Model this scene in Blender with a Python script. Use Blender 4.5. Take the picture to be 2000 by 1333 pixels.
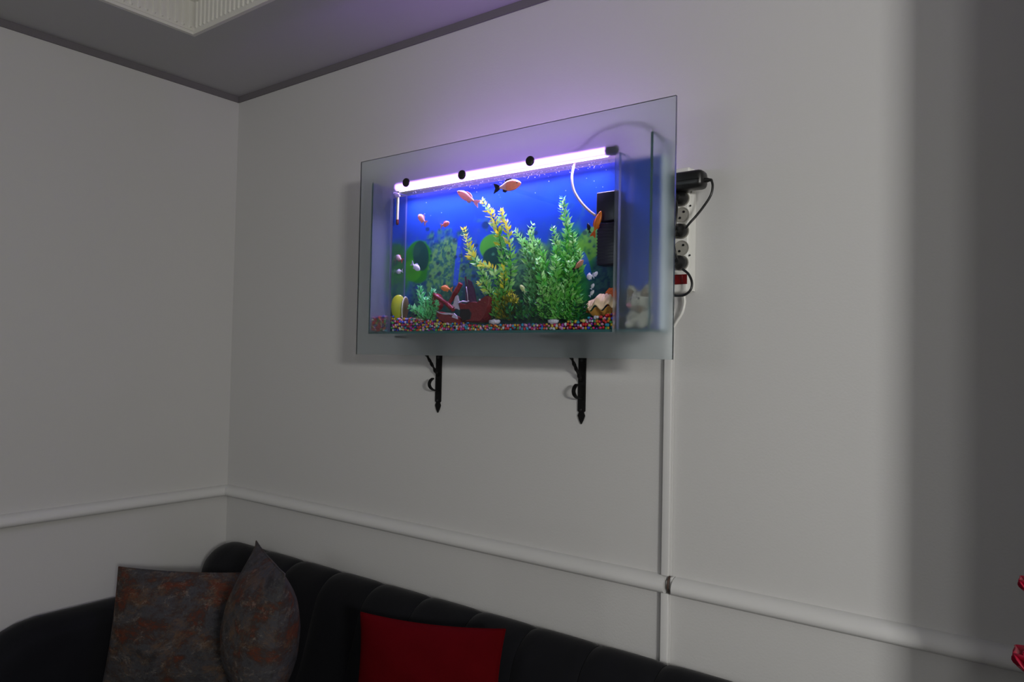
import bpy, math, random
import numpy as np
from mathutils import Vector, Matrix

S = bpy.context.scene
for o in list(bpy.data.objects): bpy.data.objects.remove(o)
COL = S.collection
rnd = random.Random(7)
PI = math.pi

# ------------------------------------------------------------------ camera
CAM = Vector((3.0579, -1.93655, 1.54671))
YAW, PITCH, ROLL, F = -0.646173, 0.025673, 0.0205315, 1453.78      # focal length in pixels of the 2000 px wide frame
fw = Vector((math.sin(YAW)*math.cos(PITCH), math.cos(YAW)*math.cos(PITCH), math.sin(PITCH)))
_r = fw.cross(Vector((0, 0, 1))).normalized(); _u = _r.cross(fw)
rt = math.cos(ROLL)*_r + math.sin(ROLL)*_u
up = -math.sin(ROLL)*_r + math.cos(ROLL)*_u
cam = bpy.data.cameras.new('camera'); co = bpy.data.objects.new('camera', cam); COL.objects.link(co)
cam.sensor_width = 36; cam.lens = F/2000*36; cam.clip_start = .02
co.matrix_world = Matrix(((rt.x, up.x, -fw.x, CAM.x), (rt.y, up.y, -fw.y, CAM.y), (rt.z, up.z, -fw.z, CAM.z), (0, 0, 0, 1)))
S.camera = co

# ------------------------------------------------------------------ world, daylight, exposure
w = bpy.data.worlds.new('world'); S.world = w; w.use_nodes = True
w.node_tree.nodes['Background'].inputs[0].default_value = (.75, .85, 1, 1)
w.node_tree.nodes['Background'].inputs[1].default_value = .6
def area(name, loc, rot, sx, sy, power, col):
    l = bpy.data.lights.new(name, 'AREA'); l.shape = 'RECTANGLE'; l.size = sx; l.size_y = sy; l.energy = power; l.color = col
    o = bpy.data.objects.new(name, l); COL.objects.link(o); o.location = loc; o.rotation_euler = rot
    return o
# daylight entering through two front-wall windows behind the camera; the third light is added fill
area('daylight_high_window', (5.85, -3.18, 2.07), (PI/2, 0, 0), .9, .26, 120, (1, .985, .95))
area('daylight_tall_window', (4.375, -3.18, 1.9), (PI/2, 0, 0), .65, .7, 12, (1, .985, .96))
area('added_side_fill', (1.3, -3.18, 1.9), (PI/2, 0, 0), 1.0, .7, 6, (1, .985, .97))  # added fill that lifts the left part of the back wall
S.view_settings.view_transform = 'Standard'; S.view_settings.look = 'None'
S.view_settings.exposure = 0; S.view_settings.gamma = 1; S.view_settings.use_curve_mapping = False
S.cycles.use_denoising = True
S.cycles.max_bounces = 14; S.cycles.transparent_max_bounces = 32; S.cycles.transmission_bounces = 8
S.cycles.caustics_reflective = False; S.cycles.sample_clamp_indirect = 4

# ------------------------------------------------------------------ helpers
def P(x, y, Y):
    """photo pixel -> point of the plane y = Y"""
    d = fw + (x-1000)/F*rt - (y-666.5)/F*up
    return CAM + d*((Y-CAM.y)/d.y)
def D(x, y, s):
    """photo pixel -> point at distance s along the optical axis"""
    return CAM + s*(fw + (x-1000)/F*rt - (y-666.5)/F*up)

def nodes(name):
    m = bpy.data.materials.new(name); m.use_nodes = True
    n = m.node_tree.nodes; n.clear()
    out = n.new('ShaderNodeOutputMaterial')
    return m, n, m.node_tree.links, out
def mat(name, col, rough=.6, metal=0, bump=0, bscale=80, var=0, vscale=4, sheen=0, spec=.5, attr=None, trans=0):
    m, n, L, out = nodes(name)
    b = n.new('ShaderNodeBsdfPrincipled'); L.new(b.outputs[0], out.inputs[0])
    b.inputs['Base Color'].default_value = (*col, 1); b.inputs['Roughness'].default_value = rough; b.inputs['Metallic'].default_value = metal
    b.inputs['Specular IOR Level'].default_value = spec
    if sheen: b.inputs['Sheen Weight'].default_value = sheen; b.inputs['Sheen Roughness'].default_value = .4
    tc = n.new('ShaderNodeTexCoord'); src = None
    if attr:
        a = n.new('ShaderNodeAttribute'); a.attribute_name = attr; src = a.outputs['Color']; L.new(src, b.inputs['Base Color'])
    if var:
        t = n.new('ShaderNodeTexNoise'); t.inputs['Scale'].default_value = vscale; t.inputs['Detail'].default_value = 5; L.new(tc.outputs['Object'], t.inputs['Vector'])
        mr = n.new('ShaderNodeMapRange'); mr.inputs[3].default_value = 1-var; mr.inputs[4].default_value = 1+var; L.new(t.outputs['Fac'], mr.inputs[0])
        mx = n.new('ShaderNodeMix'); mx.data_type = 'RGBA'; mx.blend_type = 'MULTIPLY'; mx.inputs[0].default_value = 1
        if src: L.new(src, mx.inputs[6])
        else: mx.inputs[6].default_value = (*col, 1)
        L.new(mr.outputs[0], mx.inputs[7]); L.new(mx.outputs[2], b.inputs['Base Color']); src = mx.outputs[2]
    if bump:
        t = n.new('ShaderNodeTexNoise'); t.inputs['Scale'].default_value = bscale; t.inputs['Detail'].default_value = 4; L.new(tc.outputs['Object'], t.inputs['Vector'])
        bp = n.new('ShaderNodeBump'); bp.inputs['Strength'].default_value = bump; bp.inputs['Distance'].default_value = .01
        L.new(t.outputs['Fac'], bp.inputs['Height']); L.new(bp.outputs[0], b.inputs['Normal'])
    if trans:
        t = n.new('ShaderNodeBsdfTranslucent'); t.inputs[0].default_value = (*col, 1)
        if src: L.new(src, t.inputs[0])
        mx = n.new('ShaderNodeMixShader'); mx.inputs[0].default_value = trans
        L.new(b.outputs[0], mx.inputs[1]); L.new(t.outputs[0], mx.inputs[2]); L.new(mx.outputs[0], out.inputs[0])
    return m
def glass(name, tint, base=.03, edge=.3, rough=0, bump=0, bscale=30):
    m, n, L, out = nodes(name)
    t = n.new('ShaderNodeBsdfTransparent'); t.inputs[0].default_value = (*tint, 1)
    g = n.new('ShaderNodeBsdfGlossy'); g.inputs['Roughness'].default_value = rough
    lw = n.new('ShaderNodeLayerWeight'); lw.inputs[0].default_value = .5
    pw = n.new('ShaderNodeMath'); pw.operation = 'POWER'; L.new(lw.outputs['Facing'], pw.inputs[0]); pw.inputs[1].default_value = 4
    mr = n.new('ShaderNodeMapRange'); mr.inputs[3].default_value = base; mr.inputs[4].default_value = base+edge; L.new(pw.outputs[0], mr.inputs[0])
    mx = n.new('ShaderNodeMixShader'); L.new(mr.outputs[0], mx.inputs[0]); L.new(t.outputs[0], mx.inputs[1]); L.new(g.outputs[0], mx.inputs[2])
    if bump:
        tc = n.new('ShaderNodeTexCoord'); nz = n.new('ShaderNodeTexNoise'); nz.inputs['Scale'].default_value = bscale; L.new(tc.outputs['Object'], nz.inputs['Vector'])
        bp = n.new('ShaderNodeBump'); bp.inputs['Strength'].default_value = bump; bp.inputs['Distance'].default_value = .01
        L.new(nz.outputs['Fac'], bp.inputs['Height']); L.new(bp.outputs[0], g.inputs['Normal'])
    L.new(mx.outputs[0], out.inputs[0]); return m
def frosted(name, tint, rough, haze, hazecol):
    m, n, L, out = nodes(name)
    r = n.new('ShaderNodeBsdfRefraction'); r.inputs['Color'].default_value = (*tint, 1); r.inputs['Roughness'].default_value = rough; r.inputs['IOR'].default_value = 1.35
    d = n.new('ShaderNodeBsdfDiffuse'); d.inputs[0].default_value = (*hazecol, 1)
    t = n.new('ShaderNodeBsdfTranslucent'); t.inputs[0].default_value = (*hazecol, 1)
    a = n.new('ShaderNodeMixShader'); a.inputs[0].default_value = .5; L.new(d.outputs[0], a.inputs[1]); L.new(t.outputs[0], a.inputs[2])
    mx = n.new('ShaderNodeMixShader'); mx.inputs[0].default_value = haze; L.new(r.outputs[0], mx.inputs[1]); L.new(a.outputs[0], mx.inputs[2])
    g = n.new('ShaderNodeBsdfGlossy'); g.inputs['Roughness'].default_value = .12
    m2 = n.new('ShaderNodeMixShader'); m2.inputs[0].default_value = .03; L.new(mx.outputs[0], m2.inputs[1]); L.new(g.outputs[0], m2.inputs[2])
    L.new(m2.outputs[0], out.inputs[0]); return m
def emit(name, col, s):
    m, n, L, out = nodes(name)
    e = n.new('ShaderNodeEmission'); e.inputs[0].default_value = (*col, 1); e.inputs[1].default_value = s; L.new(e.outputs[0], out.inputs[0]); return m

class MB:
    """collects geometry (world coordinates) for ONE mesh object"""
    def __init__(s): s.v = []; s.f = []; s.c = []; s.mi = []
    def add(s, v, f, col=None, mi=0):
        k = len(s.v); s.v += [Vector(p) for p in v]; s.f += [tuple(i+k for i in q) for q in f]; s.mi += [mi]*len(f)
        s.c += [col or (1, 1, 1)]*len(v); return s
    def box(s, a, b, mi=0, bev=0):
        x0, y0, z0 = a; x1, y1, z1 = b
        if not bev:
            return s.add([(x0,y0,z0),(x1,y0,z0),(x1,y1,z0),(x0,y1,z0),(x0,y0,z1),(x1,y0,z1),(x1,y1,z1),(x0,y1,z1)],
                         [(0,3,2,1),(4,5,6,7),(0,1,5,4),(1,2,6,5),(2,3,7,6),(3,0,4,7)], mi=mi)
        import bmesh
        bm = bmesh.new(); bmesh.ops.create_cube(bm, size=1)
        for v in bm.verts: v.co = Vector(((x0+x1)/2+v.co.x*(x1-x0), (y0+y1)/2+v.co.y*(y1-y0), (z0+z1)/2+v.co.z*(z1-z0)))
        bmesh.ops.bevel(bm, geom=list(bm.edges), offset=bev, segments=3, affect='EDGES', profile=.5)
        bm.verts.ensure_lookup_table(); bm.verts.index_update()
        s.add([v.co.copy() for v in bm.verts], [tuple(v.index for v in f.verts) for f in bm.faces], mi=mi); bm.free(); return s
    def tube(s, path, r, n=8, col=None, flat=1, mi=0, twist=0):
        path = [Vector(p) for p in path]; rs = r if isinstance(r, (list, tuple)) else [r]*len(path)
        v = []; f = []; N = None
        for i, p in enumerate(path):
            t = (path[min(i+1, len(path)-1)]-path[max(i-1, 0)]).normalized()
            if N is None: N = t.orthogonal().normalized()
            N = (N - t*N.dot(t)).normalized(); B = t.cross(N)
            for k in range(n):
                a = 2*PI*k/n + twist*i
                v.append(p + N*math.cos(a)*rs[i] + B*math.sin(a)*rs[i]*flat)
        for i in range(len(path)-1):
            for k in range(n): f.append((i*n+k, i*n+(k+1) % n, (i+1)*n+(k+1) % n, (i+1)*n+k))
        f.append(tuple(range(n))[::-1]); f.append(tuple(range((len(path)-1)*n, len(path)*n)))
        return s.add(v, f, col, mi)
    def lathe(s, base, axis, prof, n=16, col=None, mi=0):
        """prof: list of (distance along axis, radius)"""
        a = Vector(axis).normalized(); N = a.orthogonal().normalized(); B = a.cross(N); base = Vector(base)
        v = []; f = []
        for h, r in prof:
            for k in range(n):
                t = 2*PI*k/n; v.append(base + a*h + (N*math.cos(t)+B*math.sin(t))*r)
        for i in range(len(prof)-1):
            for k in range(n): f.append((i*n+k, i*n+(k+1) % n, (i+1)*n+(k+1) % n, (i+1)*n+k))
        f.append(tuple(range(n))[::-1]); f.append(tuple(range((len(prof)-1)*n, len(prof)*n)))
        return s.add(v, f, col, mi)
    def ball(s, c, r, ax=None, n=12, m=8, col=None, mi=0):
        c = Vector(c); X, Y, Z = ax or (Vector((1,0,0)), Vector((0,1,0)), Vector((0,0,1)))
        if not isinstance(r, (tuple, list)): r = (r, r, r)
        v = []; f = []
        for i in range(1, m):
            th = PI*i/m
            for k in range(n):
                ph = 2*PI*k/n
                v.append(c + X*r[0]*math.sin(th)*math.cos(ph) + Y*r[1]*math.sin(th)*math.sin(ph) + Z*r[2]*math.cos(th))
        for i in range(m-2):
            for k in range(n): f.append((i*n+k, (i+1)*n+k, (i+1)*n+(k+1) % n, i*n+(k+1) % n))
        t = len(v); v += [c+Z*r[2], c-Z*r[2]]
        for k in range(n): f.append((t, k, (k+1) % n)); f.append((t+1, (m-2)*n+(k+1) % n, (m-2)*n+k))
        return s.add(v, f, col, mi)
    def slab(s, outline, off, mi=0, col=None):
        """closed outline extruded by the vector off"""
        o = [Vector(p) for p in outline]; n = len(o); off = Vector(off)
        return s.add(o+[p+off for p in o], [tuple(range(n))[::-1], tuple(range(n, 2*n))]+[(i, (i+1) % n, n+(i+1) % n, n+i) for i in range(n)], col, mi)
    def grid(s, pts, closed_u=False, closed_v=False, col=None, mi=0):
        nu, nv = len(pts), len(pts[0]); v = [p for row in pts for p in row]; f = []
        for i in range(nu if closed_u else nu-1):
            for j in range(nv if closed_v else nv-1):
                f.append((i*nv+j, ((i+1) % nu)*nv+j, ((i+1) % nu)*nv+(j+1) % nv, i*nv+(j+1) % nv))
        return s.add(v, f, col, mi)
    def build(s, name, m, parent=None, smooth=False, colors=False, angle=None):
        org = parent_loc(parent)
        me = bpy.data.meshes.new(name); me.from_pydata([p-org for p in s.v], [], s.f)
        for q in (m if isinstance(m, (list, tuple)) else [m]): me.materials.append(q)
        if any(s.mi): me.polygons.foreach_set('material_index', s.mi)
        if colors:
            a = me.color_attributes.new('Col', 'FLOAT_COLOR', 'POINT')
            a.data.foreach_set('color', np.array([(*c, 1) for c in s.c], dtype=np.float32).ravel())
        if smooth:
            me.polygons.foreach_set('use_smooth', [True]*len(me.polygons))
            if angle: me.set_sharp_from_angle(angle=math.radians(angle))
        me.update()
        o = bpy.data.objects.new(name, me); COL.objects.link(o)
        if parent: o.parent = parent
        return o
def parent_loc(p):
    v = Vector((0, 0, 0))
    while p is not None: v += p.location; p = p.parent
    return v
def tag(o, label, cat, group=None, kind=None):
    o['label'] = label; o['category'] = cat
    if group: o['group'] = group
    if kind: o['kind'] = kind
    return o
def thing(name, loc, label, cat, group=None):
    o = bpy.data.objects.new(name, None); COL.objects.link(o); o.location = loc; o.empty_display_size = .02
    return tag(o, label, cat, group)
def struct(o): o['kind'] = 'structure'; return o
def spline(pts, n=8):
    """Catmull-Rom through the points"""
    p = [Vector(q) for q in pts]; p = [2*p[0]-p[1]]+p+[2*p[-1]-p[-2]]; out = []
    for i in range(1, len(p)-2):
        for k in range(n):
            t = k/n
            out.append(.5*((2*p[i])+(p[i+1]-p[i-1])*t+(2*p[i-1]-5*p[i]+4*p[i+1]-p[i+2])*t*t+(3*p[i]-p[i-1]-3*p[i+1]+p[i+2])*t**3))
    out.append(p[-2]); return out

# ------------------------------------------------------------------ materials
M_wall = mat('wall paint', (.58, .577, .567), .75, bump=.06, bscale=160, spec=.25)
M_wall2 = mat('olive brown wallpaper', (.20, .18, .15), .8, bump=.05, bscale=120)
M_ceil = mat('ceiling paint', (.46, .46, .46), .85, bump=.04, bscale=120, spec=.2)
M_trim = mat('white trim', (.66, .66, .65), .45, bump=.02, bscale=60, spec=.35)
M_gap_shade = mat('painted shadow gap', (.15, .14, .15), .8)
M_plaster = mat('plaster moulding', (.70, .69, .64), .6, bump=.08, bscale=50)
M_floor = mat('floor carpet', (.10, .085, .075), .95, bump=.3, bscale=300, var=.3, vscale=30)
M_velvet = mat('charcoal velvet', (.0075, .0078, .010), .8, bump=.06, bscale=40, var=.25, vscale=9, sheen=.10, spec=.12)
M_red = mat('red cloth', (.075, .001, .0025), .85, bump=.12, bscale=500, var=.15, vscale=14, spec=.04)
M_iron = mat('black iron', (.004, .004, .004), .6, bump=.05, bscale=90, spec=.2)
M_black = mat('black plastic', (.008, .008, .008), .35)
M_whitepl = mat('white plastic', (.78, .78, .74), .4)
M_redpl = mat('red switch plastic', (.16, .003, .004), .25)
M_grey = mat('grey plastic', (.42, .41, .38), .4)
M_edge = mat('green glass edge', (.03, .12, .13), .2)
M_edge2 = mat('lit glass edge', (.42, .42, .8), .2, trans=.5)  # lavender colour paints the lamp light caught in the edge
M_silver = mat('brass contact', (.5, .45, .35), .35, metal=1)

# ------------------------------------------------------------------ the room
XR, YF, ZC = 6.6, -3.2, 2.728
struct(MB().box((-.12, YF-.12, -.1), (XR+.12, .12, 0)).build('floor', M_floor))
struct(MB().box((-.12, 0, 0), (XR+.12, .12, 3.0)).build('wall_back', M_wall))
struct(MB().box((-.12, YF-.12, 0), (0, 0, 3.0)).build('wall_left', M_wall))
struct(MB().box((XR, YF-.12, 0), (XR+.12, 0, 3.0)).build('wall_right', M_wall2))
WIN = [(.8, 1.8, 1.55, 2.25), (4.05, 4.7, 1.55, 2.25), (5.4, 6.3, 1.94, 2.2)]  # first opening is added only for the side fill
b = MB(); xs = [0]+[v for q in WIN for v in q[:2]]+[XR]
for k in range(0, len(xs), 2): b.box((xs[k], YF-.12, 0), (xs[k+1], YF, 3.0))
for x0, x1, z0, z1 in WIN: b.box((x0, YF-.12, 0), (x1, YF, z0)); b.box((x0, YF-.12, z1), (x1, YF, 3.0))
struct(b.build('wall_front', M_wall2))
struct(MB().box((2.99, -.27, 0), (3.5, 0, ZC)).build('shade_pier', M_wall))  # unseen pier, put in to shade the right end of the back wall
M_pane = glass('window glass', (.95, .97, .97))
for k, (x0, x1, z0, z1) in enumerate(WIN):
    t = .03; b = MB()
    for (p0, p1, q0, q1) in ((x0, x0+t, z0, z1), (x1-t, x1, z0, z1), (x0+t, x1-t, z0, z0+t), (x0+t, x1-t, z1-t, z1)): b.box((p0, YF-.1, q0), (p1, YF-.05, q1))
    o = struct(b.build('window_%d' % (k+1), M_whitepl))
    MB().box((x0+t, YF-.078, z0+t), (x1-t, YF-.072, z1-t)).build('pane', M_pane, o)

# ceiling: a lower band round the walls and a raised tray with a fluted frieze
TX, TY, TH = .441, -.471, .165
TX1, TY1 = 6.1, -2.75
b = MB()
for a0, a1, c0, c1 in ((0, TX, YF, 0), (TX1, XR, YF, 0), (TX, TX1, TY, 0), (TX, TX1, YF, TY1)):
    b.box((a0, c0, ZC), (a1, c1, ZC+.03))
b.box((TX-.05, TY1-.05, ZC+TH), (TX1+.05, TY+.05, ZC+TH+.03))
struct(b.build('ceiling', M_ceil))
# painted shadow gap strips between wall and ceiling: flat, the gap's shade given by dark colour
struct(MB().box((.0, -.006, 2.70), (2.99, -.0005, ZC-.0005)).build('trim_1', M_gap_shade))
struct(MB().box((.0005, YF, 2.70), (.006, -.007, ZC-.0005)).build('trim_2', M_gap_shade))
# fluted frieze on the faces of the tray
def frieze(name, start, along, out, length, sides=('a',)):
    start, along, out = Vector(start), Vector(along), Vector(out); Z = Vector((0, 0, 1))
    b = MB()
    q = lambda s, d, z: start+along*s+out*d+Z*z
    b.slab([q(0, 0, 0), q(0, .014, 0), q(0, .014, .011), q(0, .006, .016), q(0, .006, .125), q(0, .022, .132), q(0, .03, .15), q(0, .03, TH-.0005), q(0, 0, TH-.0005)], along*length)
    o = struct(b.build(name, M_plaster))
    first = None; n = 0; s = .022; pitch = .027
    while s < min(length, 1.3):
        if first is None:
            f = MB(); hw = .0062; pr = []
            for k in range(7): a = PI+PI*k/6; pr.append((hw*math.cos(a), .029+hw*math.sin(a)))
            pr += [(hw, .122), (-hw, .122)]
            v = []; m = len(pr)
            for x, z in pr: v.append(along*x+out*.0055+Z*z)
            for x, z in pr: v.append(along*x*.72+out*.0115+Z*(.004+z if z < .06 else z))
            f.add(v, [tuple(range(m, 2*m))]+[(i, (i+1) % m, m+(i+1) % m, m+i) for i in range(m)])
            first = f.build('flute', M_plaster, o); c = first
        else:
            c = first.copy(); COL.objects.link(c)
        c.location = start+along*s
        s += pitch; n += 1
    return o
frieze('trim_3', (TX, TY, ZC), (1, 0, 0), (0, -1, 0), TX1-TX)
frieze('trim_4', (TX, TY, ZC+.0006), (0, -1, 0), (1, 0, 0), TY-TY1)
# chair rails
def rail(name, axis, a0, a1):
    pr = [(0, .911), (.018, .911), (.028, .914), (.0335, .921), (.0345, .930), (.031, .941), (.023, .950), (.011, .956), (0, .9575)]
    if axis == 'x': b = MB().slab([(a0, -d, z) for d, z in pr], (a1-a0, 0, 0))
    else: b = MB().slab([(d, a0, z) for d, z in pr], (0, a1-a0, 0))
    return struct(b.build(name, M_trim, smooth=True, angle=50))
rail('trim_5', 'x', .0, 2.158); rail('trim_6', 'x', 2.182, 2.99); rail('trim_7', 'y', YF, 0)

# ------------------------------------------------------------------ sofa along the back wall, arm on the left wall
sofa = thing('sofa', (.1, -.5, 0), 'charcoal velvet sofa with channel-tufted back in the room corner', 'sofa')
SX = [.10, .457, .68, .903, 1.129, 1.35, 1.57, 1.781, 1.996, 2.202, 2.41, 2.62, 2.83]
prof = [(-.035, .30), (-.03, .55), (-.032, .66), (-.05, .72), (-.085, .752), (-.125, .757), (-.17, .738), (-.205, .70), (-.228, .64), (-.25, .56), (-.275, .47), (-.30, .40), (-.30, .32), (-.25, .30)]
pr3 = spline([(0, y, z) for y, z in prof], 3)
for i in range(len(SX)-1):
    x0, x1 = SX[i]+.001, SX[i+1]-.001; rows = []
    cy, cz = -.14, .52; end = i == 0
    nn = 19
    for k in range(nn):
        u = math.sin(PI/2*(-1+2*k/(nn-1)))
        if end: ins = .007*abs(u)**6 if u > -.1 else .13*(1-math.sqrt(max(0, 1-((u+.1)/.9)**2)))
        else: ins = .007*abs(u)**6
        row = []
        for q in pr3:
            d = Vector((0, q.y-cy, q.z-cz)); l = d.length
            row.append(Vector((x0+(x1-x0)*(u+1)/2, 0, 0))+Vector((0, cy, cz))+d*((l-ins)/l))
        rows.append(row)
    b = MB().grid(rows, closed_v=True)
    n = len(pr3); b.add(rows[0], [tuple(range(n))]); b.add(rows[-1], [tuple(range(n))[::-1]])
    b.build('back_channel', M_velvet, sofa, smooth=True, angle=60)
# arm (runs along the left wall), seat, base and legs
arm = []
ap = spline([(.012, 0, .12), (.012, 0, .50), (.03, 0, .565), (.08, 0, .592), (.13, 0, .595), (.19, 0, .57), (.215, 0, .50), (.215, 0, .12)], 4)
ys = [-.30, -.5, -.7, -.80, -.86, -.91, -.945, -.965, -.972]
for y in ys:
    t = max(0, (-.78-y)/.192); k = math.sqrt(max(0, 1-t*t)) if t > 0 else 1
    row = []
    for q in ap:
        z = q.z
        if z > .2: z = .2+(q.z-.2)*(1-.30*(1-k))
        row.append(Vector((q.x, y, z)))
    arm.append(row)
b = MB().grid(arm, closed_v=True); b.add(arm[-1], [tuple(range(len(ap)))]); b.add(arm[0], [tuple(range(len(ap)))[::-1]])
b.build('arm', M_velvet, sofa, smooth=True, angle=70)
MB().box((.22, -.95, .10), (2.83, -.04, .228), bev=.015).build('base', M_velvet, sofa, smooth=True, angle=40)
for x0, x1 in ((.225, 1.09), (1.095, 1.96), (1.965, 2.83)):
    MB().box((x0, -.98, .230), (x1, -.31, .320), bev=.03).build('seat_cushion', M_velvet, sofa, smooth=True, angle=60)
for x in (.16, 2.76):
    for y in (-.9, -.12): MB().lathe((x, y, 0), (0, 0, 1), [(0, .018), (.10, .027), (.125, .027)], 12).build('leg', M_black, sofa, smooth=True, angle=40)

# ------------------------------------------------------------------ cushions
def fabric_pattern():
    m, n, L, out = nodes('mottled cushion fabric')
    b = n.new('ShaderNodeBsdfPrincipled'); b.inputs['Roughness'].default_value = .8; b.inputs['Specular IOR Level'].default_value = .2; L.new(b.outputs[0], out.inputs[0])
    tc = n.new('ShaderNodeTexCoord')
    mp = n.new('ShaderNodeMapping'); L.new(tc.outputs['Object'], mp.inputs[0]); mp.inputs['Scale'].default_value = (1, 1, 1.5)
    def noise(sc, det, dist, rgh=.6, off=0):
        t = n.new('ShaderNodeTexNoise'); t.inputs['Scale'].default_value = sc; t.inputs['Detail'].default_value = det; t.inputs['Distortion'].default_value = dist; t.inputs['Roughness'].default_value = rgh
        ad = n.new('ShaderNodeVectorMath'); ad.inputs[1].default_value = (off, off*.7, -off); L.new(mp.outputs[0], ad.inputs[0]); L.new(ad.outputs[0], t.inputs['Vector']); return t.outputs['Fac']
    def ramp(src, st):
        r = n.new('ShaderNodeValToRGB'); L.new(src, r.inputs[0]); e = r.color_ramp.elements
        while len(e) < len(st): e.new(.5)
        for k, (p, c) in enumerate(st): e[k].position = p; e[k].color = (*c, 1)
        return r.outputs[0]
    def mixc(f, a, c):
        mx = n.new('ShaderNodeMix'); mx.data_type = 'RGBA'; L.new(f, mx.inputs[0]); L.new(a, mx.inputs[6])
        if isinstance(c, tuple): mx.inputs[7].default_value = (*c, 1)
        else: L.new(c, mx.inputs[7])
        return mx.outputs[2]
    base = ramp(noise(6, 7, .25, .72), [(.36, (.026, .024, .024)), (.46, (.052, .052, .058)), (.54, (.04, .028, .024)), (.61, (.10, .025, .012)), (.68, (.045, .028, .022))])
    f2 = ramp(noise(8, 9, .4, .85, 3.1), [(.50, (0, 0, 0)), (.62, (.75, .75, .75))])
    c1 = mixc(f2, base, (.115, .065, .035))
    f3 = ramp(noise(15, 10, .5, .9, 7.7), [(.54, (0, 0, 0)), (.63, (.6, .6, .6))])
    c2 = mixc(f3, c1, (.24, .20, .16))
    L.new(c2, b.inputs['Base Color'])
    t = n.new('ShaderNodeTexNoise'); t.inputs['Scale'].default_value = 400; L.new(tc.outputs['Object'], t.inputs['Vector'])
    bp = n.new('ShaderNodeBump'); bp.inputs['Strength'].default_value = .15; bp.inputs['Distance'].default_value = .005; L.new(t.outputs['Fac'], bp.inputs['Height']); L.new(bp.outputs[0], b.inputs['Normal'])
    return m
M_pat = fabric_pattern()
def cushion(name, ctr, X, Y, N, hw, hh, th, m, label, sag=.05, group=None, tv=.55):
    """X across, Y upwards, N towards the front; hw, hh half sizes, th half thickness"""
    X, Y, N = X.normalized(), Y.normalized(), N.normalized(); Y = (Y-X*Y.dot(X)).normalized(); N = (N-X*N.dot(X)-Y*N.dot(Y)).normalized()
    n = 29
    root = thing(name, ctr-Y*hh, label, 'cushion', group)
    def pt(u, v, s):
        pin = 1-sag*(1-v*v)**1.0 if True else 1
        x = u*hw*(1-sag*(1-v*v)); y = v*hh*(1-sag*(1-u*u))
        t = th*((1-u*u)**.55)*((1-v*v)**tv)
        wr = .004*math.sin(9*u+3*v)*math.sin(7*v-2*u+1.3)*(1-u*u)*(1-v*v)
        return ctr+X*x+Y*y+N*s*(t+wr)
    us = [math.sin(PI/2*(-1+2*i/(n-1))) for i in range(n)]
    b = MB()
    for s in (1, -1):
        g = [[pt(u, v, s) for v in us] for u in us]
        b.grid(g if s > 0 else g[::-1])
    b.build('cover', m, root, smooth=True)
    e = [pt(u, -1, 1) for u in us]+[pt(1, v, 1) for v in us[1:]]+[pt(u, 1, 1) for u in us[::-1][1:]]+[pt(-1, v, 1) for v in us[::-1][1:-1]]
    e.append(e[0])
    MB().tube(e, .0022, 6).build('seam', m, root, smooth=True)
    return root
Z = Vector((0, 0, 1))
# large mottled cushion facing the room
TL, TR = D(232, 1108, 2.74), D(470, 1120, 2.72)
X = TR-TL; Yv = Vector((-.10, .14, 1)); 
ctr = (TL+TR)/2 - (Yv-X*Yv.dot(X)/X.length_squared).normalized()*.215
N = X.cross(Yv)*-1
N = -N if N.dot(CAM-ctr) < 0 else N
cushion('throw_cushion', ctr, X, Yv, N, X.length/2, .215, .07, M_pat, 'square rust and grey mottled cushion facing the room beside the sofa arm', .035, 'mottled cushions')
# second mottled cushion seen almost edge-on
c2 = D(508, 1236, 2.42); vd = (c2-CAM); vd.z = 0; vd.normalize()
right = vd.cross(Z)
Xd = (-vd+right*.20).normalized()          # its near edge points at the viewer, a little to the right
Yd = (D(537, 1072, 2.42)-D(500, 1333, 2.42)).normalized()
cushion('throw_cushion', c2, Xd, Yd, right, .225, .245, .118, M_pat, 'rust and grey mottled cushion standing edge-on, right of the facing one', .03, 'mottled cushions', .85)
# red cushion against the sofa back
TL, TR = P(705, 1197, -.375), P(987, 1230, -.275)
X = TR-TL; Yv = Vector((0, .22, 1)); Yn = (Yv-X*Yv.dot(X)/X.length_squared).normalized()
N = Vector((.2, -1, .1))
cushion('throw_cushion', (TL+TR)/2-Yn*.18, X, Yv, N, X.length/2, .18, .065, M_red, 'plain deep red rectangular cushion leaning on the sofa back', .07)

# ------------------------------------------------------------------ aquarium
PX0, PX1, PZ0, PZ1 = 1.0943, 2.2624, 1.5562, 2.22        # front panel
G, T = -.22, .008
AX0, AX1, AZ0, AZ1 = 1.148, 2.199, 1.626, 2.14           # tank box
CX0, CX1, CZ1 = 1.250, 2.092, 2.096                      # clear viewing window
YB = -.145                                               # printed back sheet
M_clear = glass('clear glass', (.95, .975, .97), .025, .2)
M_frost = frosted('frosted glass', (.93, .965, .975), .38, .09, (.42, .49, .50))
M_sidefrost = mat('satin side glass', (.5, .52, .62), .5, trans=.5)
M_part = glass('partition glass', (.88, .93, .97), .16, .35)
M_part2 = glass('right partition glass', (.92, .95, .98), .05, .25)
aq = thing('aquarium', ((PX0+PX1)/2, -.11, PZ0), 'wall-mounted glass aquarium with wide frosted front border', 'aquarium')
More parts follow.
